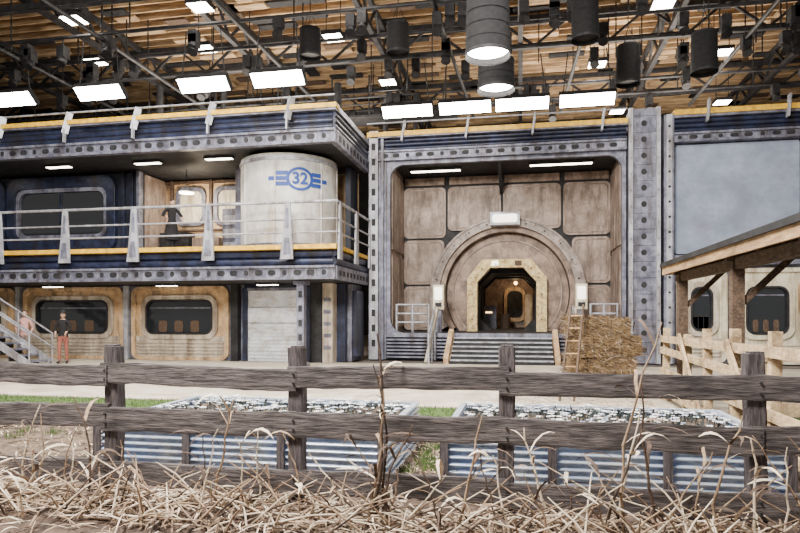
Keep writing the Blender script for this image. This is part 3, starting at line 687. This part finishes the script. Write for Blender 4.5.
# ---------------------------------------------------------------- people
def person(name,loc,rot,height,top,legs,hairk,arms=((.26,-.03,1.13),(.30,-.10,.90)),hat=False,bend=0,coat=False):
    mats_top,mats_leg=top,legs
    J={'pelvis':((0,0,.96),.135),'belly':((0,0,1.10),.125),'chest':((0,-.0,1.30),.15),'nb':((0,.01,1.45),.075),'neck':((0,0,1.54),.052)}
    E=[('pelvis','belly'),('belly','chest'),('chest','nb'),('nb','neck')]
    el,wr=arms
    for s_,t in((1,'L'),(-1,'R')):
        J['sh'+t]=((.17*s_,.0,1.41),.062); J['el'+t]=((el[0]*s_,el[1],el[2]),.044); J['wr'+t]=((wr[0]*s_,wr[1],wr[2]),.029)
        J['hd'+t]=((wr[0]*s_,wr[1]-.02,wr[2]-.07),.032)
        E+=[('nb','sh'+t),('sh'+t,'el'+t),('el'+t,'wr'+t),('wr'+t,'hd'+t)]
        J['hp'+t]=((.09*s_,0,.88),.098); J['kn'+t]=((.10*s_,-.02+.03*s_,.5),.062); J['an'+t]=((.11*s_,.03+.05*s_,.10),.042); J['to'+t]=((.12*s_,-.13+.05*s_,.045),.04)
        E+=[('pelvis','hp'+t),('hp'+t,'kn'+t),('kn'+t,'an'+t),('an'+t,'to'+t)]
    keys=list(J); me=bpy.data.meshes.new('skel'); me.from_pydata([J[k][0] for k in keys],[(keys.index(a),keys.index(c)) for a,c in E],[])
    ob=bpy.data.objects.new('skel',me); scene.collection.objects.link(ob)
    sk=ob.modifiers.new('s','SKIN'); ss=ob.modifiers.new('u','SUBSURF'); ss.levels=2; ss.render_levels=2
    for i,k in enumerate(keys): me.skin_vertices[0].data[i].radius=(J[k][1],J[k][1]*(.85 if k in('chest','belly','pelvis') else 1)); 
    me.skin_vertices[0].data[0].use_root=True
    bpy.context.view_layer.update()
    ev=bpy.data.meshes.new_from_object(ob.evaluated_get(bpy.context.evaluated_depsgraph_get()))
    bpy.data.objects.remove(ob)
    b=B(name)
    def fn(c):
        if c.z>1.5: return 'skin'
        if (Vector(c)-Vector((wr[0]*(1 if c.x>0 else -1),wr[1],wr[2]-.05))).length<.085: return 'skin'
        if c.z<.11: return 'dark'
        if c.z<.93 and abs(c.x)<.22: return mats_leg
        return mats_top
    b.mesh(ev,fn)
    if coat:
        n=20;lv=[(.98,.17,.135),(.8,.2,.16),(.6,.22,.18),(.42,.24,.2)];vs=[]
        for z,rx,ry in lv:
            for i in range(n):
                t=2*math.pi*i/n; q=1+.05*math.sin(5*t); vs.append((rx*q*math.cos(t),ry*q*math.sin(t),z))
        b.add(vs,[(j*n+i,(j+1)*n+i,(j+1)*n+(i+1)%n,j*n+(i+1)%n) for j in range(3) for i in range(n)],mats_top,True)
    for s_ in(1,-1):
        hx,hy,hz=wr[0]*s_,wr[1]-.02,wr[2]-.09
        for f,(o,l) in enumerate(((-.03,.07),(-.01,.08),(.01,.075),(.028,.06))):
            p=Vector((hx,hy+o,hz)); q=p+Vector((0,-.008,-l*.55)); r_=q+Vector((-.018*s_,-.012,-l*.4))
            b.tube([p,q,r_],[.009,.0085,.007],'skin',6)
        p=Vector((hx,hy-.03,hz+.04)); b.tube([p,p+Vector((-.012*s_,-.03,-.025)),p+Vector((-.02*s_,-.04,-.055))],[.011,.01,.008],'skin',6)
    hs=len(b.v)
    b.sphere((0,-.01,1.655),(.074,.092,.115),'skin',18,12)
    b.sphere((0,-.035,1.61),(.052,.06,.06),'skin',12,8)
    b.cyl((0,-.095,1.67),(0,-.122,1.635),.008,'skin',6,.016)
    for s_ in(1,-1):
        b.sphere((.03*s_,-.093,1.668),(.013,.009,.009),'whitec',8,6); b.sphere((.03*s_,-.101,1.668),(.005,.004,.005),'dark',6,4)
        b.sphere((.075*s_,0,1.65),(.012,.02,.032),'skin',8,6); b.box(.03*s_-.018,.03*s_+.018,-.103,-.093,1.686,1.692,'hair')
    b.box(-.022,.022,-.1,-.09,1.598,1.606,'redc')
    b.sphere((0,.008,1.675),(.083,.098,.115),hairk,18,12,cut=5); b.sphere((0,.035,1.64),(.08,.08,.11),hairk,14,10)
    if hat:
        b.cyl((0,0,1.72),(0,0,1.735),.17,'dark',20); b.cyl((0,0,1.73),(0,0,1.82),.095,'dark',18,.08)
    if bend:
        mt=Matrix.Translation((0,0,1.5))@Matrix.Rotation(bend,4,'X')@Matrix.Translation((0,0,-1.5)); b.xform(mt,hs)
    s_=height/1.77
    b.xform(Matrix.Translation(loc)@Matrix.Rotation(rot,4,'Z')@Matrix.Scale(s_,4)); b.done()
person('visitor',(-14.85,18.0,.03),math.radians(20),1.74,'black','redc','hair',arms=((.25,.0,1.15),(.16,-.2,1.08)),hat=True)
person('visitor',(-16.6,18.3,.03),math.radians(40),1.78,'pinkc','greyc','hair',arms=((.25,.0,1.15),(.2,-.18,1.05)))
person('visitor',(-11.75,19.4,3.78),math.radians(50),1.85,'black','black','hair',arms=((.33,-.05,1.2),(.26,-.28,1.15)),bend=.3,coat=True)
# ---------------------------------------------------------------- lights
def area(name,loc,size,power,col=(1,.93,.84),rot=(0,0,0),sy=None):
    L=bpy.data.lights.new(name,'AREA'); L.energy=power; L.size=size; L.color=col
    if sy: L.shape='RECTANGLE'; L.size_y=sy
    o=bpy.data.objects.new(name,L); o.location=loc; o.rotation_euler=rot; scene.collection.objects.link(o)
area('fill_overhead',(-4,5,12.5),2.5,2700,(1,.96,.90))  # unseen fill lamps added overhead to light the fence and foreground, next two included
area('fill_overhead',(3,9,12.5),2.5,2100,(1,.94,.87))
area('fill_overhead',(-9,11,12.5),3,2900,(1,.94,.87))
area('fill_front',(-4,1,9),3,4700,(1,.94,.85),(math.radians(70),0,0))  # unseen frontal fill, added to brighten the foreground and lower storey
area('fill_uplight',(-12,27,9),10,2700,(1,.88,.72),(math.pi,0,0),6)  # both uplights are added, hidden behind the set roof, to brighten the ceiling
area('fill_uplight',(4,30,9),10,2700,(1,.88,.72),(math.pi,0,0),6)
def pt(name,loc,e,c,r=.1):
    L=bpy.data.lights.new(name,'POINT'); L.energy=e; L.color=c; L.shadow_soft_size=r
    o=bpy.data.objects.new(name,L); o.location=loc; scene.collection.objects.link(o)
pt('corridor_lamp',(CX+.3,31.5,3.0),34,(1,.68,.38)); pt('corridor_lamp',(CX-.6,27.5,3.4),10,(1,.7,.4))
pt('room_lamp',(-11.9,21.0,5.9),190,(1,.83,.60))
w=bpy.data.worlds.new('world'); scene.world=w; w.use_nodes=True
w.node_tree.nodes['Background'].inputs[0].default_value=(1,.95,.90,1); w.node_tree.nodes['Background'].inputs[1].default_value=.38
cam=bpy.data.cameras.new('camera'); cam.lens=27.9; cam.sensor_width=36; cam.shift_y=.0606; cam.clip_end=200
co=bpy.data.objects.new('camera',cam); co.location=(0,0,1.65); co.rotation_euler=(math.radians(90),0,math.radians(11)); scene.collection.objects.link(co)
scene.camera=co
